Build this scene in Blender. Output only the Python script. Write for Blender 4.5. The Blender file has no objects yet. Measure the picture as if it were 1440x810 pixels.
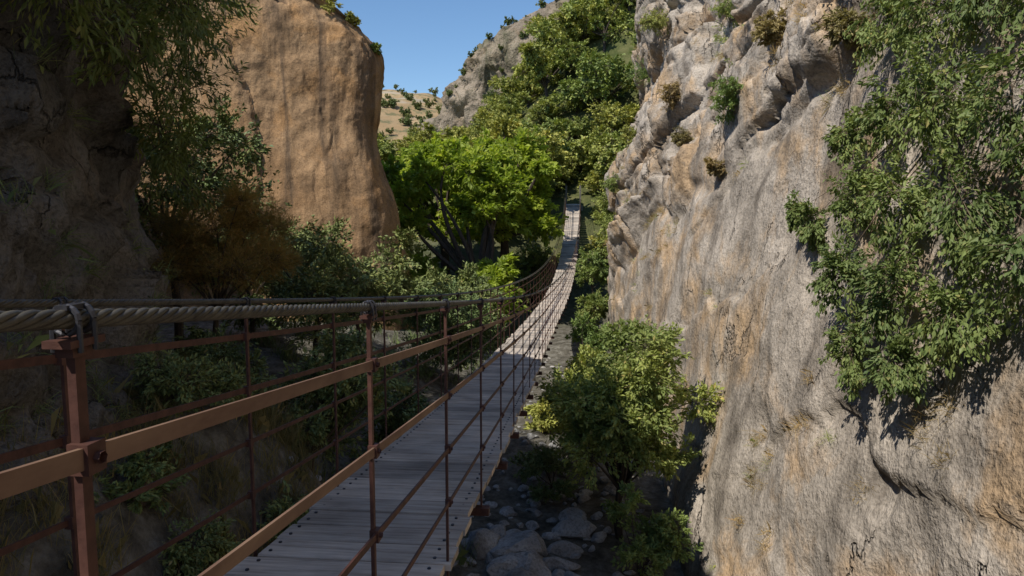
import bpy, math, numpy as np
from mathutils import Vector
rng=np.random.default_rng(7)
scene=bpy.context.scene
scene.view_settings.view_transform='Standard'; scene.view_settings.look='None'; scene.view_settings.exposure=0

# ------------------------------------------------------------ numpy noise
def hsh(x,y,z,s=0):
    with np.errstate(over='ignore'):
        n=(x.astype(np.int64).astype(np.uint32)*np.uint32(374761393)+y.astype(np.int64).astype(np.uint32)*np.uint32(668265263)
           +z.astype(np.int64).astype(np.uint32)*np.uint32(2246822519)+np.uint32(s*3266489917%4294967296))
        n=(n^(n>>np.uint32(13)))*np.uint32(1274126177); n=n^(n>>np.uint32(16))
        n=n*np.uint32(2654435761); n=n^(n>>np.uint32(15))
    return n.astype(np.float64)/4294967295.0
def vnoise(P,s=0):
    i=np.floor(P); f=P-i; u=f*f*f*(f*(f*6-15)+10); r=0
    for dx in (0,1):
        for dy in (0,1):
            for dz in (0,1):
                w=(u[:,0] if dx else 1-u[:,0])*(u[:,1] if dy else 1-u[:,1])*(u[:,2] if dz else 1-u[:,2])
                r=r+w*hsh(i[:,0]+dx,i[:,1]+dy,i[:,2]+dz,s)
    return r*2-1
def fbm(P,sc,o=5,g=.5,s=0):
    r=0;a=1
    for k in range(o):
        r=r+a*vnoise(P*sc+17.3*k,s+k); sc*=2.03;a*=g
    return r
def worley(P,s=0,facet=False):
    i=np.floor(P); n=len(P); f1=np.full(n,9.);f2=np.full(n,9.);idv=np.zeros(n);fc=np.zeros(n)
    for dx in (-1,0,1):
        for dy in (-1,0,1):
            for dz in (-1,0,1):
                cx,cy,cz=i[:,0]+dx,i[:,1]+dy,i[:,2]+dz
                q=np.stack([cx+hsh(cx,cy,cz,s+1),cy+hsh(cx,cy,cz,s+2),cz+hsh(cx,cy,cz,s+3)],1)
                d=np.linalg.norm(P-q,axis=1)
                m=d<f1
                f2=np.where(m,f1,np.minimum(f2,d)); idv=np.where(m,hsh(cx,cy,cz,s+9),idv); f1=np.where(m,d,f1)
                if facet:
                    t=(P[:,1]-q[:,1])*(hsh(cx,cy,cz,s+11)*2-1)+(P[:,2]-q[:,2])*(hsh(cx,cy,cz,s+12)*2-1)
                    fc=np.where(m,t,fc)
    return (f1,f2,idv,fc) if facet else (f1,f2,idv)
def blocks(a,b,wa,wb,s,edge=.06,gd=.35):
    """fractured strata: a along the bed, b across the beds"""
    z=np.zeros_like(a)
    ub=b/wb; ib=np.floor(ub); fb=ub-ib
    ua=a/(wa*(.6+.9*hsh(ib,z,z,s)))+hsh(ib,z,z,s+1)*9; ia=np.floor(ua); fa=ua-ia
    c=hsh(ia,ib,z,s+2); t1=hsh(ia,ib,z,s+3)*2-1; t2=hsh(ia,ib,z,s+4)
    d=(c-.5)+(fa-.5)*t1*.6+(fb-.5)*(t2*.9-.2)
    g_=np.minimum(np.minimum(fb,1-fb)*wb,np.minimum(fa,1-fa)*wa)
    return d-gd*(1-np.clip(g_/edge,0,1))
def ss(a,b,x):
    t=np.clip((x-a)/(b-a),0,1); return t*t*(3-2*t)

# ------------------------------------------------------------ mesh helpers
def mkobj(name,V,groups,mats,smooth=True,parent=None,link=True):
    me=bpy.data.meshes.new(name)
    V=np.asarray(V,dtype=np.float32)
    loops=np.concatenate([np.asarray(g[0]).reshape(-1) for g in groups]).astype(np.int32)
    tot=np.concatenate([np.full(len(g[0]),np.asarray(g[0]).shape[1]) for g in groups]).astype(np.int32)
    mi=np.concatenate([np.full(len(g[0]),g[1]) for g in groups]).astype(np.int32)
    st=np.concatenate([[0],np.cumsum(tot)[:-1]]).astype(np.int32)
    me.vertices.add(len(V)); me.vertices.foreach_set('co',V.reshape(-1))
    me.loops.add(len(loops)); me.loops.foreach_set('vertex_index',loops)
    me.polygons.add(len(tot)); me.polygons.foreach_set('loop_start',st); me.polygons.foreach_set('loop_total',tot)
    me.polygons.foreach_set('material_index',mi)
    me.polygons.foreach_set('use_smooth',np.full(len(tot),smooth))
    for m in mats: me.materials.append(m)
    me.update(calc_edges=True); me.validate()
    ob=bpy.data.objects.new(name,me)
    if link: scene.collection.objects.link(ob)
    if parent: ob.parent=parent
    return ob
class MB:
    def __init__(s): s.V=[];s.F={};s.n=0
    def add(s,V,F,m=0):
        V=np.asarray(V,float);F=np.asarray(F,int)
        s.V.append(V); s.F.setdefault((F.shape[1],m),[]).append(F+s.n); s.n+=len(V)
    def box(s,c,h,m=0,R=None):
        v=np.array([[x,y,z] for x in(-1,1) for y in(-1,1) for z in(-1,1)],float)*np.asarray(h)
        if R is not None: v=v@np.asarray(R).T
        s.add(v+np.asarray(c),[[0,1,3,2],[4,6,7,5],[0,4,5,1],[2,3,7,6],[0,2,6,4],[1,5,7,3]],m)
    def tube(s,P,r,n=6,m=0,cap=True):
        P=np.asarray(P,float); k=len(P); r=np.broadcast_to(r,(k,))
        T=np.gradient(P,axis=0); T/=np.linalg.norm(T,axis=1)[:,None]+1e-9
        ref=np.array([0,0,1.]) if abs(T[0,2])<.9 else np.array([1.,0,0])
        A=np.cross(T,ref);A/=np.linalg.norm(A,axis=1)[:,None]+1e-9;B=np.cross(T,A)
        th=np.arange(n)*2*math.pi/n
        V=P[:,None,:]+r[:,None,None]*(A[:,None,:]*np.cos(th)[None,:,None]+B[:,None,:]*np.sin(th)[None,:,None])
        i=np.arange(k-1)[:,None]*n; j=np.arange(n)[None,:]; j2=(j+1)%n
        F=np.stack([i+j,i+j2,i+n+j2,i+n+j],-1).reshape(-1,4)
        s.add(V.reshape(-1,3),F,m)
    def sweep(s,P,w,h,m=0):
        P=np.asarray(P,float);k=len(P)
        o=np.array([[-w,0,-h],[w,0,-h],[w,0,h],[-w,0,h]])/2
        V=(P[:,None,:]+o[None]).reshape(-1,3)
        i=np.arange(k-1)[:,None]*4; j=np.arange(4)[None,:]; j2=(j+1)%4
        s.add(V,np.stack([i+j,i+j2,i+4+j2,i+4+j],-1).reshape(-1,4),m)
    def done(s,name,mats,smooth=False,parent=None,link=True):
        return mkobj(name,np.concatenate(s.V),[(np.concatenate(f),k[1]) for k,f in s.F.items()],mats,smooth,parent,link)

# ------------------------------------------------------------ materials
def newmat(name):
    m=bpy.data.materials.new(name);m.use_nodes=True;nt=m.node_tree;nt.nodes.clear()
    out=nt.nodes.new('ShaderNodeOutputMaterial');return m,nt,out
def noise(nt,co,scale,detail=6,rough=.6,dist=0):
    n=nt.nodes.new('ShaderNodeTexNoise');n.inputs['Scale'].default_value=scale;n.inputs['Detail'].default_value=detail
    n.inputs['Roughness'].default_value=rough;n.inputs['Distortion'].default_value=dist
    if co is not None: nt.links.new(co,n.inputs['Vector'])
    return n.outputs['Fac']
def ramp(nt,fac,stops):
    r=nt.nodes.new('ShaderNodeValToRGB');e=r.color_ramp.elements
    while len(e)<len(stops): e.new(.5)
    for i,(p,c) in enumerate(stops):
        e[i].position=p; e[i].color=(*c,1) if len(c)==3 else c
    nt.links.new(fac,r.inputs['Fac']);return r.outputs['Color']
def g(v): return (v,v,v)
def mix(nt,f,a,b,mode='MIX'):
    n=nt.nodes.new('ShaderNodeMix');n.data_type='RGBA';n.blend_type=mode
    for s,v in ((n.inputs[0],f),(n.inputs[6],a),(n.inputs[7],b)):
        if isinstance(v,bpy.types.NodeSocket): nt.links.new(v,s)
        else: s.default_value=v if not isinstance(v,tuple) else (*v,1)
    return n.outputs[2]
def mth(nt,op,a,b=0.):
    n=nt.nodes.new('ShaderNodeMath');n.operation=op
    for s,v in ((n.inputs[0],a),(n.inputs[1],b)):
        if isinstance(v,bpy.types.NodeSocket): nt.links.new(v,s)
        else: s.default_value=v
    return n.outputs[0]
def bump(nt,h,dist,strength=1,nrm=None):
    b=nt.nodes.new('ShaderNodeBump');b.inputs['Distance'].default_value=dist;b.inputs['Strength'].default_value=strength
    nt.links.new(h,b.inputs['Height'])
    if nrm is not None: nt.links.new(nrm,b.inputs['Normal'])
    return b.outputs['Normal']
def mapping(nt,co,scale=(1,1,1),rot=(0,0,0)):
    m=nt.nodes.new('ShaderNodeMapping');m.inputs['Scale'].default_value=scale;m.inputs['Rotation'].default_value=rot
    nt.links.new(co,m.inputs['Vector']);return m.outputs['Vector']
def princ(nt,out,col,rough=.9,nrm=None,metal=0,spec=.2):
    p=nt.nodes.new('ShaderNodeBsdfPrincipled')
    if isinstance(col,tuple): p.inputs['Base Color'].default_value=(*col,1)
    else: nt.links.new(col,p.inputs['Base Color'])
    p.inputs['Roughness'].default_value=rough;p.inputs['Metallic'].default_value=metal;p.inputs['Specular IOR Level'].default_value=spec
    if nrm is not None: nt.links.new(nrm,p.inputs['Normal'])
    nt.links.new(p.outputs[0],out.inputs[0]);return p
def rockmat(name,a,b,warm,dark,streak=None,bd=.06,sc=1.,stain=.85,n4b=.6,n3c=.6,wlo=.5,slo=.52,srough=.6,crack=0,ssc=1.2,speck=.6):
    m,nt,out=newmat(name)
    co=nt.nodes.new('ShaderNodeTexCoord').outputs['Object']
    n1=noise(nt,co,.45*sc,4,.6,.3)
    n2=noise(nt,co,1.6*sc,6,.62)
    n3=noise(nt,co,26*sc,3,.65)
    st=mapping(nt,co,*(streak or ((1,1,.28),(0,0,0))))
    n4=noise(nt,st,1.1*sc,4,.55,.4)
    c=ramp(nt,n1,[(.35,a),(.62,b)])
    c=mix(nt,ramp(nt,noise(nt,co,.7*sc,6,.65,.5),[(wlo,g(0)),(wlo+.14,g(1))]),c,warm)
    c=mix(nt,ramp(nt,noise(nt,st,ssc*sc,6,srough,.6),[(slo,g(0)),(slo+.16,g(stain))]),c,dark)
    c=mix(nt,1.0,c,ramp(nt,n2,[(.3,g(.66)),(.5,g(1)),(.72,g(1.3))]),'MULTIPLY')
    c=mix(nt,1.0,c,ramp(nt,n3,[(.32,g(n3c)),(.5,g(1)),(.75,g(1.2))]),'MULTIPLY')
    if speck: c=mix(nt,ramp(nt,noise(nt,co,7*sc,4,.75),[(.57,g(0)),(.65,g(speck))]),c,dark)
    h=mth(nt,'ADD',mth(nt,'MULTIPLY',n2,1.15),mth(nt,'MULTIPLY',n3,.13))
    h=mth(nt,'ADD',h,mth(nt,'MULTIPLY',n4,n4b))
    if crack:
        dn=nt.nodes.new('ShaderNodeTexNoise');dn.inputs['Scale'].default_value=.9;dn.inputs['Detail'].default_value=6;dn.inputs['Roughness'].default_value=.6
        nt.links.new(st,dn.inputs['Vector'])
        va=nt.nodes.new('ShaderNodeVectorMath');va.operation='MULTIPLY_ADD';va.inputs[1].default_value=(1.5,1.5,1.5)
        nt.links.new(dn.outputs['Color'],va.inputs[0]);nt.links.new(st,va.inputs[2])
        v=nt.nodes.new('ShaderNodeTexVoronoi');v.feature='DISTANCE_TO_EDGE';v.inputs['Scale'].default_value=.75
        nt.links.new(va.outputs[0],v.inputs['Vector'])
        w=mth(nt,'MULTIPLY',ramp(nt,noise(nt,co,.8,3,.5),[(.47,g(0)),(.6,g(1))]),.02)
        cr=mth(nt,'MINIMUM',mth(nt,'DIVIDE',v.outputs['Distance'],mth(nt,'ADD',w,.0005)),1.)
        h=mth(nt,'ADD',h,mth(nt,'MULTIPLY',cr,crack))
        c=mix(nt,mth(nt,'MULTIPLY',mth(nt,'SUBTRACT',1.,cr),.6),c,dark)
    nb=bump(nt,h,bd*2.2,1)
    princ(nt,out,c,.92,nb,spec=.15);return m
def leafmat(name,a,b,c3,trans=.35,rough=.55):
    m,nt,out=newmat(name)
    geo=nt.nodes.new('ShaderNodeNewGeometry');oi=nt.nodes.new('ShaderNodeObjectInfo')
    co=nt.nodes.new('ShaderNodeTexCoord').outputs['Object']
    c=ramp(nt,geo.outputs['Random Per Island'],[(0,a),(.6,b),(.93,b),(1,c3)])
    n=noise(nt,co,.9,1)
    c=mix(nt,1.0,c,ramp(nt,n,[(.35,(.75,.8,.75)),(.65,(1.25,1.2,1.0))]),'MULTIPLY')
    c=mix(nt,1.0,c,ramp(nt,oi.outputs['Random'],[(0,(.8,.87,.85)),(.5,(1.05,1.,.95)),(1,(1.3,1.12,1.))]),'MULTIPLY')
    p=nt.nodes.new('ShaderNodeBsdfPrincipled');nt.links.new(c,p.inputs['Base Color'])
    p.inputs['Roughness'].default_value=rough;p.inputs['Specular IOR Level'].default_value=.3
    if trans<=0: nt.links.new(p.outputs[0],out.inputs[0]);return m
    t=nt.nodes.new('ShaderNodeBsdfTranslucent')
    nt.links.new(mix(nt,1.0,c,(1.5,1.55,.75),'MULTIPLY'),t.inputs['Color'])
    s=nt.nodes.new('ShaderNodeMixShader');s.inputs[0].default_value=trans
    nt.links.new(p.outputs[0],s.inputs[1]);nt.links.new(t.outputs[0],s.inputs[2]);nt.links.new(s.outputs[0],out.inputs[0])
    return m
def simplemat(name,a,b,scale,rough,bd=.004,stretch=(1,1,1),metal=0,spec=.3):
    m,nt,out=newmat(name)
    co=mapping(nt,nt.nodes.new('ShaderNodeTexCoord').outputs['Object'],stretch)
    n=noise(nt,co,scale,6,.65)
    c=ramp(nt,n,[(.32,a),(.68,b)])
    princ(nt,out,c,rough,bump(nt,noise(nt,co,scale*4,3,.6),bd),metal,spec);return m

M_rwall=rockmat('limestone_grey',(.34,.295,.245),(.44,.385,.325),(.46,.325,.20),(.16,.135,.11),streak=((1,.8,.5),(math.radians(-15),0,0)),bd=.052,n4b=.35,n3c=.62,wlo=.48,slo=.50,crack=.35,speck=.55)
M_lcliff=rockmat('sandstone_tan',(.31,.19,.098),(.41,.265,.145),(.42,.24,.108),(.115,.082,.055),streak=((1.5,1.5,.14),(0,math.radians(7),0)),bd=.035,n4b=.7,stain=.85,slo=.49,srough=.62,ssc=.8,speck=.35)
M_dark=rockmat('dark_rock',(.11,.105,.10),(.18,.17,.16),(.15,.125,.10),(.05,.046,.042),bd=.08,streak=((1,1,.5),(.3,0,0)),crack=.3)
M_ridge=rockmat('ridge_rock',(.22,.18,.14),(.30,.245,.185),(.30,.22,.135),(.09,.095,.05),bd=.6,sc=.18,slo=.48)
M_stone=rockmat('river_stone',(.29,.29,.29),(.42,.41,.40),(.33,.30,.27),(.17,.165,.16),bd=.03)
M_bark=simplemat('bark',(.045,.036,.028),(.11,.085,.068),14,.95,.01,(1,1,.3))
M_twig=simplemat('twig',(.10,.075,.055),(.2,.15,.11),20,.9)
M_paint=simplemat('red_oxide_paint',(.045,.019,.015),(.10,.044,.032),22,.62,.0008)
M_paint2=simplemat('dusty_red_bar',(.10,.052,.037),(.24,.155,.105),9,.65,.0008,(1,.3,1))
M_steel=simplemat('weathered_steel_cable',(.04,.036,.03),(.115,.105,.083),30,.5,.0005,metal=.3)
M_clamp=simplemat('clamp_steel',(.03,.03,.035),(.07,.07,.08),30,.45,.0005,metal=.5)
L_walnut=leafmat('walnut_leaf',(.18,.26,.045),(.28,.38,.075),(.36,.39,.10),.42)
L_hill=leafmat('hill_leaf',(.21,.25,.072),(.33,.37,.115),(.40,.36,.15),.12)
L_bush=leafmat('bush_leaf',(.15,.21,.075),(.25,.32,.115),(.38,.35,.16),.28)
L_hang=leafmat('hanging_leaf',(.10,.15,.055),(.18,.235,.09),(.30,.28,.13),.22)
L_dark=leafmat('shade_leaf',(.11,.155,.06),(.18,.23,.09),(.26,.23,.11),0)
L_tam=leafmat('tamarisk_leaf',(.18,.18,.065),(.29,.21,.085),(.45,.24,.10),.3)
L_long=leafmat('willow_leaf',(.09,.135,.052),(.15,.20,.08),(.24,.23,.1),.3)
L_dry=leafmat('dry_grass_blade',(.22,.175,.10),(.36,.29,.165),(.30,.18,.085),.25,.8)
L_bank=leafmat('bank_grass_blade',(.10,.105,.055),(.18,.165,.085),(.26,.21,.12),.2,.8)

M_wood,nt,out=newmat('weathered_wood')
co=nt.nodes.new('ShaderNodeTexCoord').outputs['Object'];geo=nt.nodes.new('ShaderNodeNewGeometry')
gr=noise(nt,mapping(nt,co,(2.2,40,8)),1.0,6,.68,.3)
c=ramp(nt,gr,[(.3,(.27,.225,.19)),(.5,(.49,.43,.37)),(.72,(.64,.575,.50))])
c=mix(nt,1.0,c,ramp(nt,geo.outputs['Random Per Island'],[(0,g(.6)),(.5,g(.93)),(1,(1.18,1.13,1.08))]),'MULTIPLY')
c=mix(nt,1.0,c,ramp(nt,noise(nt,co,2.4,4,.6),[(.35,g(.72)),(.65,g(1.12))]),'MULTIPLY')
princ(nt,out,c,.85,bump(nt,gr,.005),spec=.2)

M_ter,nt,out=newmat('terrain_ground')
tc=nt.nodes.new('ShaderNodeTexCoord').outputs['Object']
sx=nt.nodes.new('ShaderNodeSeparateXYZ');nt.links.new(tc,sx.inputs[0])
near=ramp(nt,noise(nt,tc,3.5,7,.72),[(.35,(.06,.056,.044)),(.5,(.13,.12,.10)),(.68,(.25,.24,.21))])
far=ramp(nt,noise(nt,tc,.035,5,.6),[(.4,(.32,.22,.12)),(.6,(.42,.31,.18))])
far=mix(nt,ramp(nt,noise(nt,tc,.13,6,.75),[(.50,g(0)),(.58,g(.9))]),far,(.15,.145,.075))
far=mix(nt,ramp(nt,noise(nt,mapping(nt,tc,(.3,1,4)),.05,4,.6),[(.56,g(0)),(.6,g(.7))]),far,(.38,.33,.26))
mid=ramp(nt,noise(nt,tc,.8,6,.7),[(.4,(.06,.075,.025)),(.6,(.13,.13,.055))])
fm=mth(nt,'DIVIDE',mth(nt,'SUBTRACT',sx.outputs[1],28.),14.);fm=mth(nt,'MINIMUM',mth(nt,'MAXIMUM',fm,0.),1.)
ff=mth(nt,'DIVIDE',mth(nt,'SUBTRACT',sx.outputs[1],110.),50.);ff=mth(nt,'MINIMUM',mth(nt,'MAXIMUM',ff,0.),1.)
c=mix(nt,ff,mix(nt,fm,near,mid),far)
princ(nt,out,c,.95,bump(nt,noise(nt,tc,6,6,.7),.08),spec=.1)

# ------------------------------------------------------------ terrain
def H(X,Y):
    n3=lambda s,o,q:fbm(np.stack([X,Y,0*X],-1).reshape(-1,3),s,o,.5,q).reshape(X.shape)
    z=-5+0*X
    z=z+3.3*ss(-1.3,-3.9,X)*(1-ss(6,11,Y))+1.6*ss(-2,-8,X)*ss(6,11,Y)
    z=z+3.6*ss(1,-2.5,Y)*(1-ss(-1.3,-3.9,X))
    z=z+6.3*ss(34,46,Y)
    d=np.clip(Y-45,0,140)
    z=z+.11*d*ss(-45,-8,X)+1.25*np.clip(X+9,0,45)*ss(45,62,Y)
    z=z+22*ss(40,110,np.abs(X))*(1-ss(60,160,Y))*1.0
    D=np.sqrt(X**2+Y**2)
    hill=54*np.exp(-((X+95)/75)**2-((Y-330)/110)**2)+30*np.exp(-((X+10)/60)**2-((Y-420)/120)**2)+70*np.exp(-((X-160)/110)**2-((Y-300)/150)**2)
    z=z+hill+ss(500,1500,D)*25
    return z+n3(.35,5,3)*.22+n3(.03,5,8)*np.clip((D-40)/60,0,6)
def warp2(s): return np.sign(s)*(30*np.abs(s)+2470*np.abs(s)**4.2)
gx=warp2(np.linspace(-1,1,420))-3; gy=warp2(np.linspace(-.7,1,420))+12
XX,YY=np.meshgrid(gx,gy,indexing='ij'); ZZ=H(XX,YY)
n0,n1=XX.shape
def gridF(a,b):
    i=np.arange(a-1)[:,None]*b;j=np.arange(b-1)[None,:]
    return np.stack([i+j,i+b+j,i+b+j+1,i+j+1],-1).reshape(-1,4)
mkobj('ground',np.stack([XX,YY,ZZ],-1).reshape(-1,3),[(gridF(n0,n1),0)],[M_ter])
def Hs(x,y): return float(H(np.array([[x]],float),np.array([[y]],float))[0,0])

# ------------------------------------------------------------ cliffs
def catmull(C,n):
    k=len(C); t=np.linspace(0,k-1,n)
    i=np.clip(np.floor(t).astype(int),0,k-2);f=(t-i).reshape(-1,*([1]*(C.ndim-1)))
    p0=C[np.maximum(i-1,0)];p1=C[i];p2=C[i+1];p3=C[np.minimum(i+2,k-1)]
    return .5*(2*p1+(p2-p0)*f+(2*p0-5*p1+4*p2-p3)*f**2+(3*p1-p0-3*p2+p3)*f**3)
def cliff(name,C,nu,nv,mat,dispf):
    C=np.asarray(C,float); G=catmull(C,nu); G=catmull(G.transpose(1,0,2),nv).transpose(1,0,2)
    du=np.gradient(G,axis=0);dv=np.gradient(G,axis=1);Nn=np.cross(du,dv);Nn/=np.linalg.norm(Nn,axis=2)[...,None]+1e-9
    P=G.reshape(-1,3);Nf=Nn.reshape(-1,3)
    P2=P+Nf*dispf(P)[:,None]
    G2=P2.reshape(G.shape);du=np.gradient(G2,axis=0);dv=np.gradient(G2,axis=1);N2=np.cross(du,dv);N2/=np.linalg.norm(N2,axis=2)[...,None]+1e-9
    mkobj(name,P2,[(gridF(nu,nv),0)],[mat]);return P2,N2.reshape(-1,3)
zc=[-8,-5,-2,1,4,7,10,14]
RW=[(-10,[2.4,2.5,3,3.5,4.2,5,5.7,6.7]),(-4,[2,2.1,2.6,3.2,3.8,4.5,5.2,6.2]),(0,[1.8,1.9,2.4,3.,3.6,4.3,5,6]),(3,[1.8,1.9,2.4,3.,3.6,4.3,5,6]),(6,[1.75,1.85,2.4,2.9,3.45,4.1,4.8,5.8]),
(9,[1.65,1.75,2.25,2.75,3.3,3.9,4.5,5.6]),(12,[1.55,1.7,2.05,2.5,3.0,3.5,4.1,5.2]),(15,[1.5,1.6,1.85,2.3,2.8,3.2,3.7,4.9]),(18,[1.4,1.5,1.65,2.0,2.55,2.8,3.2,4.2]),(21,[1.3,1.4,1.45,1.7,2.3,2.4,2.8,3.7]),
(24,[1.25,1.25,1.25,1.5,2.2,2.2,2.5,3.3]),(26.5,[1.5,1.4,1.4,1.6,2.3,2.5,2.8,3.7]),(28.5,[2.4,2.3,2.3,2.4,3,3.3,3.9,5]),(30,[5]*4+[5.5,6,6.5,7]),(32,[10]*8),(36,[26]*8)]
C=[]
for y,xs in RW[::-1]:
    C.append([(x,y,z) for x,z in zip(xs,zc)]+[(xs[-1]+3,y,15.5),(xs[-1]+40,y,20)])
def dR(P):
    line=2.1-.28*(P[:,1]-8)
    e=P[:,2]-line+fbm(P,.4,4,.5,66)*.7
    up=ss(-.1,1.5,e)*ss(4.5,7.5,P[:,1])
    ca,sa=math.cos(.33),math.sin(.33)
    w1=fbm(P,.45,5,.5,5)*.42; w2=fbm(P,.45,5,.5,15)*.42
    qa=P[:,1]*ca-P[:,2]*sa+w1; qb=P[:,1]*sa+P[:,2]*ca+w2
    b1=blocks(qa,qb,2.8,1.6,3,.11); b2=blocks(qa+w2*.5+3,qb+w1*.4,1.15,.58,7,.055); b3=blocks(qa-w2,qb-w1*.5,.42,.24,11,.03)
    d=up*(b1*.70+b2*.22+b3*.07)
    m2=.3+.7*ss(-.1,.5,fbm(P,.35,3,.5,71))
    d+=(1-up)*(blocks(qa*1.0+w2,qb,4.5,2.2,23,.07,.18)*.085+blocks(qa+w2*.6,qb,1.4,.8,27,.04,.25)*.032*m2)
    d+=-.10*np.exp(-((e-.05)/.2)**2)*ss(4.5,7.5,P[:,1])
    d+=fbm(P,.22,3,.5,1)*.22+fbm(P,.9,6,.52,2)*.05
    h1,h2,hid=worley(P*np.array([.5,1.3,1.6])+w1[:,None]*.4,31); d-=.06*(hid>.85)*(1-ss(.12,.42,h1))
    return d
RP,RN=cliff('rock_cliff',C,780,430,M_rwall,dR)
def wallpt(y,z):
    m=RP[:,0]<7
    d=(RP[:,1]-y)**2+(RP[:,2]-z)**2+(~m)*100; i=int(np.argmin(d)); return RP[i].copy(),RN[i].copy()
zl=[-6,-3,-1,1,3,4.6,5.8]
LP=[(-4.6,-12),(-4.3,-6),(-4.0,-2),(-3.9,1),(-3.8,3.5),(-3.9,5.2),(-4.6,6.8),(-6.2,8.3),(-8.5,9.6),(-10.8,11.8),(-12.5,15),(-14.5,18),(-20,19)]
C=[]
for k,(x,y) in enumerate(LP):
    off=[.5,.3,0,-.15,-.1,-.3,-.7]
    top=1.0 if k<6 else (.8 if k<9 else .65)
    C.append([(x+o,y,z if z<1 else 1+(z-1)*top) for o,z in zip(off,zl)]+[(x-3,y-2,1+5.2*top),(x-30,y-12,10*top)])
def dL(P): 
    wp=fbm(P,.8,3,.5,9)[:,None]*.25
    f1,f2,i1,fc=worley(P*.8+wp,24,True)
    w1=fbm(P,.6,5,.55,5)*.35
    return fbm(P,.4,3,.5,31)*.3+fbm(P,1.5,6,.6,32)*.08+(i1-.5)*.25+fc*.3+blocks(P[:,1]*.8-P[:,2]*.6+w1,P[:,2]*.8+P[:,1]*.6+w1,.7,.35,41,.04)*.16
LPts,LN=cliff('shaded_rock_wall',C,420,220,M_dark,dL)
plan=[(-34,15),(-18,19.2),(-14,20.4),(-11,21.3),(-9,21.9),(-7.4,22.5),(-6.6,23.3),(-6.8,24.8),(-8.8,27),(-13,29.5),(-20,32),(-30,38)]
tops=[18,14,11.5,9.6,8.3,7.3,6.6,6.4,6.5,7.2,9,12]
C=[]
for (x,y),t in zip(plan,tops):
    zs=[-8,-3,0,.38*t,.62*t,.85*t,t]; dx=[.5,.35,0,-.75,-.55,-.4,-1.]; dy=[0,0,.15,.4,.5,.7,1.4]
    r=[(x+a,y+b,z) for a,b,z in zip(dx,dy,zs)]
    for l,zz in ((.12,t+.4),(.4,t+.7),(.9,t*.4+6)):
        r.append((x+(-22-x)*l,y+(27-y)*l,zz))
    C.append(r)
def dC(P):
    q=P@np.array([[1,0,.12],[0,1,0],[-.12,0,1]])*np.array([1,1,.2])
    w1=fbm(P,.3,6,.55,45)*.55
    return fbm(P,.16,2,.5,41)*.3+fbm(q,.7,6,.52,42)*.08+blocks(P[:,2]+w1*2,P[:,0]+P[:,2]*.12+w1*.9,7,2.1,61,.05,.1)*.2+fbm(P,1.2,5,.55,45)*.045
CP,CN=cliff('sandstone_cliff',C,500,280,M_lcliff,dC)
plan=[(-40,125),(-27,114),(-20.5,111),(-16,109),(-11,108),(-5,106),(3,105),(14,103),(30,100)]
tops=[6,12,19,25,29,32,38,44,55]
C=[]
for (x,y),t in zip(plan,tops):
    C.append([(x,y-4,-2),(x,y-3,t*.35),(x,y-1.5,t*.7),(x,y,t),(x,y+6,t+.5),(x,y+30,t*.6),(x,y+50,-4)])
def dG(P):
    f1,f2,i1,fc=worley(P*.16+fbm(P,.1,3,.5,9)[:,None]*.3,54,True)
    g1,g2,i2,gc=worley(P*.45+fbm(P,.1,3,.5,9)[:,None]*.3,56,True)
    return fbm(P,.08,5,.55,51)*2.0+(i1-.5)*1.6+fc*1.4+(i2-.5)*.8+gc*.8
GP,GN=cliff('rocky_ridge',C,260,150,M_ridge,dG)

# ------------------------------------------------------------ foliage
def unit(v): return v/(np.linalg.norm(v,axis=-1,keepdims=True)+1e-9)
def leafquads(pos,dirs,L,asp,r):
    n=len(pos); d=unit(dirs+r.normal(0,.55,(n,3)))
    s=unit(np.cross(d,np.array([0,0,1.])+r.normal(0,.55,(n,3))))
    Ls=(L*r.uniform(.6,1.25,n))[:,None]; w=Ls*asp*.5
    nn=np.cross(s,d)
    V=np.stack([pos,pos+d*Ls*.45+s*w+nn*w*.35,pos+d*Ls,pos+d*Ls*.45-s*w+nn*w*.35],1).reshape(-1,3)
    return V,np.arange(4*n).reshape(n,4)
def curve(p0,p1,k,r,bend=.15,sag=0.):
    t=np.linspace(0,1,k)[:,None]; L=np.linalg.norm(p1-p0)
    m=(p0+p1)/2+r.normal(0,1,3)*L*bend+np.array([0,0,L*sag])
    return (1-t)**2*p0+2*t*(1-t)*m+t*t*p1
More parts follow.
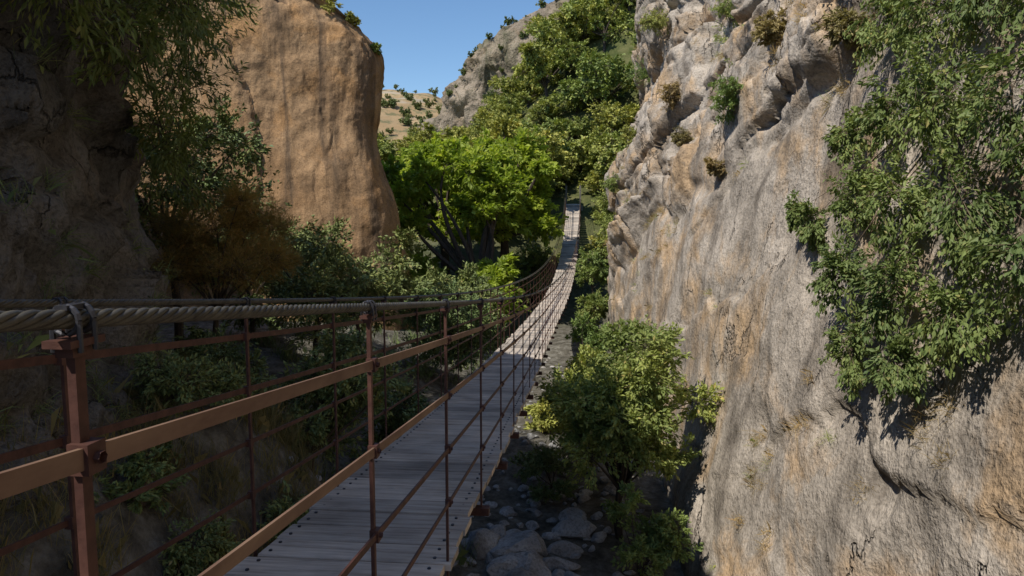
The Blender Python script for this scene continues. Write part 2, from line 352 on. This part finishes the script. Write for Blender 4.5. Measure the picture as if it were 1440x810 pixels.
def plant(name,blobs,base,fork,tr,leaf,asp,nleaf,ntwig,mleaf,seed=0,droop=0.,bark=None,limb=True,link=True,sag=.12,inner=.35,twr=.006,lf=.45,bend=.12):
    r=np.random.default_rng(seed); mb=MB(); base=np.array(base,float);fork=np.array(fork,float)
    if limb: 
        mb.tube(curve(base,fork,10,r,.06),np.linspace(tr,tr*.7,10)*(1+r.normal(0,.05,10)),9,0)
    LV=[]
    for (c,R) in blobs:
        c=np.array(c,float);R=np.array(R,float)*np.ones(3)
        if limb:
            q=curve(fork,c,9,r,bend,sag); rr=tr*lf*min(1,(R.mean()/1.2)**.5+.2)
            mb.tube(q,np.linspace(rr,rr*.25,9),6,0)
        vol=float(R.mean())
        k=int(ntwig);d=unit(r.normal(0,1,(k,3))+np.array([0,0,.15-droop*.8])); ln=r.uniform(.55,1.12,k)[:,None]
        start=c+r.normal(0,.18,(k,3))*R; end=c+d*R*ln; end[:,2]-=droop*vol*r.uniform(0,.6,k)
        for a,b in zip(start,end):
            mb.tube(np.stack([a,(a+b)/2+r.normal(0,.05,3)*vol,b]),[twr,twr*.7,twr*.35],3,0)
        per=max(1,nleaf//k)
        ti=np.repeat(np.arange(k),per); t=r.uniform(inner,1.05,len(ti))[:,None]
        p=start[ti]*(1-t)+end[ti]*t+r.normal(0,.075,(len(ti),3))*vol*(1.2-.4*t)
        dr=unit(end-start)[ti]; dr=dr+np.array([0,0,-.25-droop])
        LV.append((p,dr))
    p=np.concatenate([a for a,_ in LV]);dr=np.concatenate([b for _,b in LV])
    V,F=leafquads(p,dr,leaf,asp,r)
    mb.add(V,F,1)
    return mb.done(name,[bark or M_bark,mleaf],False,None,link)
def blobs_in(c,R,n,rb,seed,flat=1):
    r=np.random.default_rng(seed);o=[]
    for k in range(n):
        d=unit(r.normal(0,1,3)); d[2]=d[2]*.9+.12
        o.append((np.array(c)+d*np.array(R)*r.uniform(.35,.95),rb*r.uniform(.6,1.25)*np.array([1,1,.75])))
    return o

def walnut(nm,c,R,base,seed,nb=26,extra=[],fork=None,tr=.28,lf=.45,mt=None):
    b=blobs_in(c,R,nb,1.2,seed)+extra
    return plant(nm,b,base,fork or (base[0]*.6+c[0]*.4,base[1]*.6+c[1]*.4,c[2]-R[2]*.55),tr,.26,.55,1000,22,mt or L_walnut,seed,twr=.012,inner=.3,lf=lf)
walnut('walnut_tree',(-3.6,33,1.0),(3.3,2.6,3.3),(-3.4,33,-5.2),11,34)
walnut('walnut_tree',(-7.0,34.5,.9),(3.2,2.4,3.0),(-6.6,34.5,-5.),12,28)
walnut('walnut_tree',(-4.8,30,1.2),(2.2,1.2,1.6),(-3.6,29.5,-5.2),14,7,[((-6.8,30,1.9),1.0),((-7.9,30.4,.9),.9),((-7.3,30,-.1),.7),((-5.6,29.6,2.4),.9),((-8.6,31,2.2),.9)],(-4.2,29.5,-3.0),.26,.55)
walnut('walnut_tree',(-4.4,27.5,-3.0),(2.4,2.0,1.2),(-4.6,27.5,-5.3),13,10)
walnut('walnut_tree',(-8.0,31,-3.0),(1.8,1.6,1.4),(-8,31,-5.),15,9)
walnut('walnut_tree',(-4.2,41,3.6),(3.0,2.2,2.2),(-4.2,41,-1.5),16,18,mt=L_hill)
hs=bpy.data.objects.new('hillside_trees',None);scene.collection.objects.link(hs)
protos=[]
for k in range(5):
    Rr=(2.3+.25*k,2.3+.2*k,2.0+.2*(k%3))
    protos.append(plant('hill_tree_mesh',blobs_in((0,0,3.2),Rr,16,1.1,100+k),(0,0,-.6),(0,0,1.6),.16,.27,.55,430,14,L_hill,200+k,link=False,twr=.014))
r=np.random.default_rng(5);cnt=0
pts=[]
for _ in range(12000):
    y=r.uniform(46,100);x=r.uniform(-.33,.2)*y
    if x>14 or (x<-.125*y-1 and y>52): continue
    if abs(x+.3)<1.4 and y<47.5: continue
    if any((x-a)**2+(y-b)**2<(1.95+(y-45)*.02)**2 for a,b in pts): continue
    pts.append((x,y))
    if len(pts)>=270: break
ex=[(3.2,39),(5,37),(3.4,43.5),(-4.8,40),(-9,42),(2.6,47.5),(-5.5,44.5),(-2.6,46),(.4,49),(4.5,46),(-1.5,49.5),(1.6,51),(6,49),(3.6,50),(-2.5,38.5),(-3.2,42),(-2.3,43.8),(1.7,44.6),(1.9,41.5),(1.8,38.3),(-2.2,36),(1.9,46.4),(-1.2,47.2),(.3,47.6)]
for q,(x,y) in enumerate(pts+ex):
    src=protos[r.integers(5)];o=bpy.data.objects.new('tree_%d'%cnt,src.data);cnt+=1
    scene.collection.objects.link(o);o.parent=hs
    sc=r.uniform(.5,.95)*(1+.003*(y-44)); sink=.4
    if x<-.09*y: sc=min(sc,.62)
    if q>=len(pts): sc=r.uniform(.42,.6);sink=.7
    o.location=(x,y,Hs(x,y)-sink);o.scale=(sc*1.1,sc*1.1,sc*r.uniform(.85,1.1));o.rotation_euler=(0,0,r.uniform(0,6.28))
o0=plant('shrub_mesh',blobs_in((0,0,1.2),(1.2,1.2,.9),6,.9,300),(0,0,-.3),(0,0,.4),.12,.4,.6,150,8,L_dark,301,link=False,twr=.03)
ds=bpy.data.objects.new('distant_hill_shrubs',None);scene.collection.objects.link(ds)
for k in range(240):
    y=r.uniform(150,330);x=r.uniform(-.36,-.05)*y
    o=bpy.data.objects.new('shrub_%d'%k,o0.data);scene.collection.objects.link(o);o.parent=ds
    sc=r.uniform(.5,1.7);o.location=(x,y,Hs(x,y)-.2);o.scale=(sc,sc,sc);o.rotation_euler=(0,0,r.uniform(0,6.3))
m=np.where((GP[:,1]<112)&(GP[:,0]>-24)&(GP[:,0]<2)&(GP[:,2]>8)&(GN[:,2]>.12))[0]
for k,i in enumerate(r.choice(m,min(60,len(m)),replace=False)):
    o=bpy.data.objects.new('ridge_shrub_%d'%k,o0.data);scene.collection.objects.link(o);o.parent=ds
    sc=r.uniform(.25,.65);o.location=GP[i]-np.array([0,0,.2]);o.scale=(sc,sc,sc);o.rotation_euler=(0,0,r.uniform(0,6.3))

b=blobs_in((.8,10.0,-2.75),(1.2,1.1,1.3),38,.5,21)
plant('gorge_bush',b,(.75,10.4,-5.1),(.7,10.2,-4.1),.07,.075,.5,1200,26,L_bush,22,twr=.004)
b=blobs_in((.35,12.2,-3.5),(.9,1.2,.9),11,.48,23)
plant('gorge_bush',b,(.3,12.3,-5.1),(.3,12.2,-4.4),.05,.085,.5,800,22,L_bush,24,twr=.004)
b=blobs_in((.9,8.9,-4.2),(.7,.7,.7),10,.38,25)
plant('gorge_bush',b,(.9,8.9,-5.1),(.9,8.9,-4.8),.03,.06,.5,700,20,L_bush,26,twr=.003)
b=blobs_in((-.4,12.,-4.5),(.6,1.2,.4),7,.36,27)
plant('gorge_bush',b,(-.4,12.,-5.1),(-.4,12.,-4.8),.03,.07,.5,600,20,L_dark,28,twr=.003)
for k,(x,y,z,R) in enumerate([(.4,15.5,-4.1,.8),(.5,18,-4.0,.8),(.5,21,-3.8,.9),(.6,25,-3.2,1.),(.7,29,-2.2,1.1),(1.8,33,-.6,1.5),(2.0,36,.9,1.3),(-.6,15,-4.4,.7)]):
    plant('foot_shrub',blobs_in((x,y,z),(R*.7,R,R*.8),9,R*.5,30+k),(x,y,Hs(x,y)-.2),(x,y,z-R*.6),.05,.11,.5,650,20,L_bush if k<5 else L_hill,40+k,twr=.006)
hb=[(6.7,1.9,.55),(5.7,1.7,.6),(4.9,1.7,.6),(4.2,1.5,.5),(3.6,1.3,.5),(6.2,1.0,.4),(5.3,.95,.55),(4.4,.8,.6),(3.8,.5,.5),(6.6,.25,.4),(7.5,.0,.33),(8.0,.1,.2),(5.6,.2,.5),(4.7,.1,.55),
(4.0,-.1,.5),(6.3,-.45,.38),(5.4,-.5,.45),(4.6,-.55,.45),(5.8,-1.0,.33),(5.1,-1.0,.3),(7.0,2.7,.6),(5.9,2.7,.7),(5,2.6,.7),(7.0,.9,.3)]
bl=[]
for y,z,R in hb:
    p,n=wallpt(y,z); bl.append((p+np.array([-.25,0,0]),np.array([.5*R,R,R*1.0])))
p,n=wallpt(4.8,3.4)
plant('hanging_bush',bl,p+np.array([.5,0,.3]),wallpt(5.2,1.2)[0]+np.array([.12,0,0]),.03,.052,.44,2100,32,L_hang,50,droop=.4,bark=M_twig,sag=0,twr=.003,bend=.05)
for k,(y,z,R,nm,mt) in enumerate([(13.5,2.7,.7,'ledge_shrub',L_bush),(15.5,4.3,.8,'ledge_shrub',L_bush),(10.5,2.7,.35,'ledge_shrub',L_dry),(10.4,3.4,.75,'ledge_shrub',L_bush),(17,3.0,.5,'ledge_shrub',L_dry),(20,2.4,.6,'ledge_shrub',L_hill),(24,5.,.8,'ledge_shrub',L_bush),(16,1.7,.35,'ledge_shrub',L_dry),(11.8,2.0,.5,'ledge_shrub',L_bush),(8.4,2.9,.6,'ledge_shrub',L_bush),(22,1.2,.5,'ledge_shrub',L_hill),(12.3,1.0,.3,'ledge_shrub',L_dry),(19,5.2,.8,'ledge_shrub',L_hill),(12.5,4.4,.8,'ledge_shrub',L_bush),(18.5,.6,.35,'ledge_shrub',L_dry),(8.,2.1,.35,'ledge_shrub',L_dry)]):
    p,n=wallpt(y,z);c=p+n*.15
    plant(nm,blobs_in(c,(R*.5,R*.8,R*.6),7,R*.5,60+k),p-n*.1,c,.02,.055,.4,600,18,mt,70+k,droop=.2,bark=M_twig,twr=.003)
b=[((-3.6,4.7,1.9),.6),((-3.7,5.4,1.5),.5),((-3.7,6.2,2.1),.7),((-4.1,7.0,2.5),.8),((-4.6,7.9,1.6),.7),((-5.,8.6,2.6),.8),((-4.2,6.7,.9),.5),((-5.6,9.2,.8),.9),((-3.6,5.4,3.2),.7),((-6.6,10,2.4),1.),((-5.8,9.0,3.6),.9),((-7.6,11,3.4),1.1)]
plant('overhanging_shrub',b,(-5.6,7.2,4.0),(-4.9,7,3.2),.05,.10,.26,1300,30,L_long,80,droop=.25,twr=.005)
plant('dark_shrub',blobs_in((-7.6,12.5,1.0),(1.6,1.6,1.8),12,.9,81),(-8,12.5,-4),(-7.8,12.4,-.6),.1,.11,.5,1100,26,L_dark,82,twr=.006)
plant('tamarisk_bush',blobs_in((-5.0,9.4,-.4),(1.1,.8,1.0),18,.5,83),(-5.1,9.4,-3.9),(-5.2,9.4,-1.4),.06,.07,.10,3200,60,L_tam,84,twr=.003,droop=-.3)
for k,(c,R,rb,n,lf) in enumerate([((-4.9,12.5,-1.2),(1.5,1.2,1.3),.65,16,.1),((-3.5,8.6,-2.6),(1.1,1.2,1.0),.5,15,.08),((-5.3,16,-1.6),(1.8,1.5,1.5),.75,16,.12),((-3.6,18.5,-3.),(1.5,2,1.3),.8,14,.12),((-4.2,23,-2.6),(1.8,1.6,1.5),.8,12,.15),((-8.2,16.5,-1.2),(1.8,1.6,1.7),.9,12,.13),((-3.2,6.2,-3.2),(.8,1.,.6),.4,10,.06),((-3.0,12.,-3.6),(1.,1.3,.8),.55,11,.09),((-2.8,9.,-3.9),(.9,1.2,.6),.45,10,.07),((-3.6,5.,-2.1),(.5,.6,.4),.25,7,.05),((-4.2,7.2,-1.9),(.8,.8,.5),.38,10,.06),((-2.6,5.6,-3.3),(.6,.8,.4),.32,9,.05),((-5.0,8.0,-2.0),(.9,.7,.6),.45,9,.07),((-3.7,6.0,-1.6),(.5,.6,.45),.28,8,.05),((-2.9,4.6,-2.7),(.5,.6,.35),.26,8,.045)]):
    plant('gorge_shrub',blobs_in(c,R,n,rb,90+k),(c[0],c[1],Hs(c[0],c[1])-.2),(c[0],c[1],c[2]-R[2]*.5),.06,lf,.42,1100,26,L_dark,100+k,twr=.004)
for k,(x,y,z,R) in enumerate([(-8.4,23.4,8.0,.5),(-7.8,23.9,7.6,.35),(-10,23,9.2,.6),(-7.2,24.5,7.,.3),(-9,23.2,8.5,.4)]):
    d=(CP[:,0]-x)**2+(CP[:,1]-y)**2; i=int(np.argmin(d+100*(CP[:,2]<5))); p=CP[i]
    plant('clifftop_shrub',blobs_in(p+np.array([0,0,R*.5]),(R*.7,R*.7,R*.6),6,R*.5,120+k),p-np.array([0,0,.2]),p,.02,.1,.4,300,16,L_hill,130+k,twr=.004)

def tufts(name,pts,nrm,n,L,mat,seed,up=.8,wd=.011):
    r=np.random.default_rng(seed);ti=np.repeat(np.arange(len(pts)),n);k=len(ti)
    p=pts[ti]+r.normal(0,.25,(k,3))*L; d=unit(nrm[ti]*.6+np.array([0,0,up])+r.normal(0,.5,(k,3)))
    Ls=(L*r.uniform(.5,1.2,k))[:,None]; s=unit(np.cross(d,r.normal(0,1,(k,3))))*Ls*wd
    mid=p+d*Ls*.55; tip=p+d*Ls+np.array([0,0,-.25])*Ls+r.normal(0,.12,(k,3))*L
    V=np.stack([p-s,p+s,mid+s*.8,tip,mid-s*.8],1).reshape(-1,3)
    mkobj(name,V,[(np.arange(5*k).reshape(k,5),0)],[mat],False)
r=np.random.default_rng(9)
m=np.where((RP[:,0]<6)&(RP[:,1]>3)&(RP[:,1]<27)&(RP[:,2]>-4.5)&(RP[:,2]<8)&(fbm(RP,.55,3,.5,77)>.2)&(RN[:,2]>.28))[0]
i=r.choice(m,min(280,len(m)),replace=False);tufts('wall_dry_grass',RP[i],RN[i],60,.15,L_dry,1,.2)
i=r.choice(m,min(130,len(m)),replace=False);tufts('wall_green_weeds',RP[i],RN[i],40,.13,L_bush,2,.3)
gp=np.array([[r.uniform(-4,-2.2),r.uniform(3,8),0] for _ in range(110)]);gp[:,2]=[Hs(a,b) for a,b in gp[:,:2]]
tufts('bank_grass',gp,np.tile([0,0,1.],(len(gp),1)),120,.34,L_bank,3,.8,.008)
gp=np.array([[r.uniform(-9,-1.6),r.uniform(7,30),0] for _ in range(240)]);gp[:,2]=[Hs(a,b) for a,b in gp[:,:2]]
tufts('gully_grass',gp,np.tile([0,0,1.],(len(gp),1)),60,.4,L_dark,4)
m=np.where((LPts[:,0]>-5)&(LPts[:,1]>3)&(LPts[:,1]<8)&(LPts[:,2]>-2.5)&(LPts[:,2]<3)&(LN[:,2]>.2))[0]
if len(m): i=r.choice(m,min(70,len(m)),replace=False);tufts('wall_grass',LPts[i],LN[i],60,.2,L_dark,5,.1)

# ------------------------------------------------------------ river rocks
import bmesh
bm=bmesh.new();bmesh.ops.create_icosphere(bm,subdivisions=3,radius=1);iv=np.array([v.co[:] for v in bm.verts]);iF=np.array([[v.index for v in f.verts] for f in bm.faces]);bm.free()
mb=MB();r=np.random.default_rng(33)
for k in range(520):
    if k<30: x,y,R=r.uniform(-1.5,.4),r.uniform(6.,11),r.uniform(.12,.36)
    elif k<220: x,y,R=r.uniform(-1.8,.8),r.uniform(5,14),r.uniform(.03,.12)
    else: x,y,R=r.uniform(-3.2,1.6),r.uniform(5,24),r.uniform(.02,.08)
    v=iv.copy()
    for _ in range(9):
        nrm=unit(r.normal(0,1,3));dd=r.uniform(.5,.85);s_=v@nrm-dd; v=v-np.clip(s_,0,None)[:,None]*nrm
    v=v*(1+.06*vnoise(v*3+k*3.7)[:,None])*np.array([1.3,1,.7])*R*r.uniform(.65,1.35,3); a=r.uniform(0,6.3)
    v=v@np.array([[math.cos(a),-math.sin(a),0],[math.sin(a),math.cos(a),0],[0,0,1]]).T
    mb.add(v+np.array([x,y,Hs(x,y)+R*.12]),iF,0)
mb.done('river_rocks',[M_stone],False)

# ------------------------------------------------------------ suspension bridge
kp=np.array([(-3,-.78),(0,-1.13),(2.9,-1.45),(5.6,-1.75),(8.2,-1.98),(12,-2.30),(16,-2.55),(20,-2.68),(24,-2.72),(28,-2.55),(33,-1.95),(38,-.75),(42.5,1.0)])
pc=np.polyfit(kp[:,0],kp[:,1],6)
zd=lambda y:np.polyval(pc,y)
xo=lambda y:.75*ss(12,43,np.asarray(y,float))
XR,XL=-.53,-1.38; RH=1.1
br=bpy.data.objects.new('suspension_bridge',None);scene.collection.objects.link(br)
ys=np.arange(-2.6,42.6,.22)
mb=MB();r=np.random.default_rng(3)
pitch=.212;y=-2.5
while y<42.5:
    sl=math.atan2(zd(y+.1)-zd(y-.1),.2);c_,s_=math.cos(sl),math.sin(sl)
    a=r.normal(0,.006);jx=r.normal(0,.010)+float(xo(y))
    R=np.array([[1,-a,0],[a,c_,-s_],[0,s_,c_]])
    hx=.425+r.uniform(-.008,.012);hw=r.uniform(.093,.0975)
    pr=[(-hw,-.017),(hw,-.017),(hw,.011),(hw-.006,.017),(-hw+.006,.017),(-hw,.011)]
    V=np.array([[sx*hx,p[0],p[1]] for sx in(-1,1) for p in pr])@R.T+np.array([(XR+XL)/2+jx,y,zd(y)-.017+r.normal(0,.0025)])
    mb.add(V,[[i,(i+1)%6,6+(i+1)%6,6+i] for i in range(6)],0)
    mb.add(V,[[5,4,3,2,1,0]],0);mb.add(V,[[6,7,8,9,10,11]],0)
    y+=pitch
mb.done('deck_planks',[M_wood],False,br)
mb=MB();y=-2.5
while y<16:
    for x in (XL+.06,XR-.06):
        for o in (-.05,.05):
            xx=x+float(xo(y))
            mb.tube([(xx,y+o,zd(y+o)-.002),(xx,y+o,zd(y+o)+.006)],[.008,.008],6); mb.tube([(xx,y+o,zd(y+o)+.006),(xx,y+o,zd(y+o)+.0065)],[.008,.0001],6)
    y+=pitch
mb.done('plank_bolts',[M_clamp],False,br)
def strand(mb,x,z0,y0,y1,R,pitchl=.13,ns=6,ppt=12):
    y=np.arange(y0,y1,pitchl/ppt);P=np.stack([x+xo(y),y,zd(y)+z0],1)
    for k in range(ns):
        th=2*math.pi*(y/pitchl+k/ns)
        Q=P+np.stack([np.cos(th),0*y,np.sin(th)],1)*R*.66
        mb.tube(Q,R*.40,6,0)
    mb.tube(P[::6],R*.5,6,0)
mb=MB()
for x in (XR,XL):
    strand(mb,x,RH,-2.6,9,.0105)
    yy=np.arange(9,43,.3);mb.tube(np.stack([x+xo(yy),yy,zd(yy)+RH],1),.0115,6)
    yy=np.arange(-2.6,43,.3)
    for o in (-.1,.0):
        mb.tube(np.stack([xo(yy)+x+(.12 if x<-1 else -.12)+o,yy,zd(yy)-.075],1),.012,6)
strand(mb,XL-.05,RH+.0,-2.6,6,.0105)
yy=np.arange(6,43,.3);mb.tube(np.stack([xo(yy)+XL-.05,yy,zd(yy)+RH],1),.011,6)
mb.done('steel_cables',[M_steel],True,br)
mb=MB()
for x in (XR,XL):
    for k,d in enumerate((.15,.38,.61,.84)):
        mb.sweep(np.stack([xo(ys)+x+(.010 if x>-1 else -.010),ys,zd(ys)+RH-d],1),.006,.024 if k<2 else .018,1 if k in(0,1) and x>-1 else 0)
mb.done('handrail_bars',[M_paint,M_paint2],False,br)
mb=MB();cl=MB()
post=np.arange(.67-3*1.03,42.5,1.03)
def torus(mb,c,R,r,m=0,n=14,k=7,sy=1):
    th=np.linspace(0,2*math.pi,n+1);P=np.stack([c[0]+R*np.cos(th),0*th+c[1],c[2]+R*np.sin(th)],1);mb.tube(P,r,k,m)
for y in post:
    for x0 in (XR,XL):
        x=x0+float(xo(y))
        zt=zd(y)+RH;zb=zd(y)-.10;w=.0075
        mb.box((x,y,(zt-.03+zb)/2),(.005,w,(zt-.03-zb)/2))
        mb.box((x,y,zt-.024),(.016,.026,.004)); mb.box((x,y,zt-.033),(.010,.016,.006))
        for o in (-.011,.011): torus(cl,(x,y+o,zt),.0150,.0033)
        cl.box((x,y,zt+.0135),(.007,.017,.0025))
        for o in (-.016,.016):
            for q in (-.016,.016): cl.tube([(x+o*.95,y+q*.7,zt-.034),(x+o*.95,y+q*.7,zt-.004)],.003,6)
        for d in (.15,.38,.61,.84):
            sx=.012 if x0>-1 else -.012
            mb.box((x+sx*.5,y,zt-d),(.012,.014,.017)); 
            mb.tube([(x+sx*1.4,y,zt-d),(x+sx*1.4+(.008 if x0>-1 else -.008),y,zt-d)],.007,6)
    mb.box(((XR+XL)/2+float(xo(y)),y,zd(y)-.115),(.47,.025,.022))
mb.done('railing_posts',[M_paint],False,br);cl.done('cable_clamps',[M_clamp],False,br)
mb=MB()
for y,zo in ((42.8,0),(-2.9,0)):
    ox=float(xo(y))
    mb.box(((XR+XL)/2+ox,y+(.8 if y>0 else -.8),zd(min(y,42.5))-.85),(.6,.8,.8))
    for x in (XR,XL): mb.box((x+ox,y+.05,zd(min(y,42.5))+.35),(.05,.05,.8))
mb.done('anchor_blocks',[simplemat('concrete',(.16,.15,.13),(.26,.24,.21),3,.9)],False,br)

# ------------------------------------------------------------ light & sky
S=Vector((-.42,-.48,.77)).normalized()
w=bpy.data.worlds.new('World');scene.world=w;w.use_nodes=True;nt=w.node_tree
bg=nt.nodes['Background'];sky=nt.nodes.new('ShaderNodeTexSky');sky.sky_type='NISHITA';sky.sun_disc=False
sky.sun_elevation=math.asin(S.z);sky.sun_rotation=math.atan2(S.x,S.y);sky.altitude=900;sky.air_density=1.1;sky.dust_density=.2;sky.ozone_density=2.5
hsn=nt.nodes.new('ShaderNodeHueSaturation');hsn.inputs['Saturation'].default_value=1.12;hsn.inputs['Value'].default_value=1.0
nt.links.new(sky.outputs[0],hsn.inputs['Color']);nt.links.new(hsn.outputs[0],bg.inputs[0]);bg.inputs[1].default_value=.145
sl=bpy.data.lights.new('sun','SUN');sl.energy=5;sl.angle=math.radians(.5);sl.color=(1,.94,.84)
so=bpy.data.objects.new('sun',sl);scene.collection.objects.link(so);so.rotation_euler=S.to_track_quat('Z','Y').to_euler()
cam=bpy.data.cameras.new('camera');co=bpy.data.objects.new('camera',cam);scene.collection.objects.link(co)
cam.sensor_width=36;cam.lens=24;cam.clip_start=.03;cam.clip_end=6000
co.location=(0,0,0);co.rotation_euler=(math.radians(90-5.65),0,math.radians(5.36));scene.camera=co
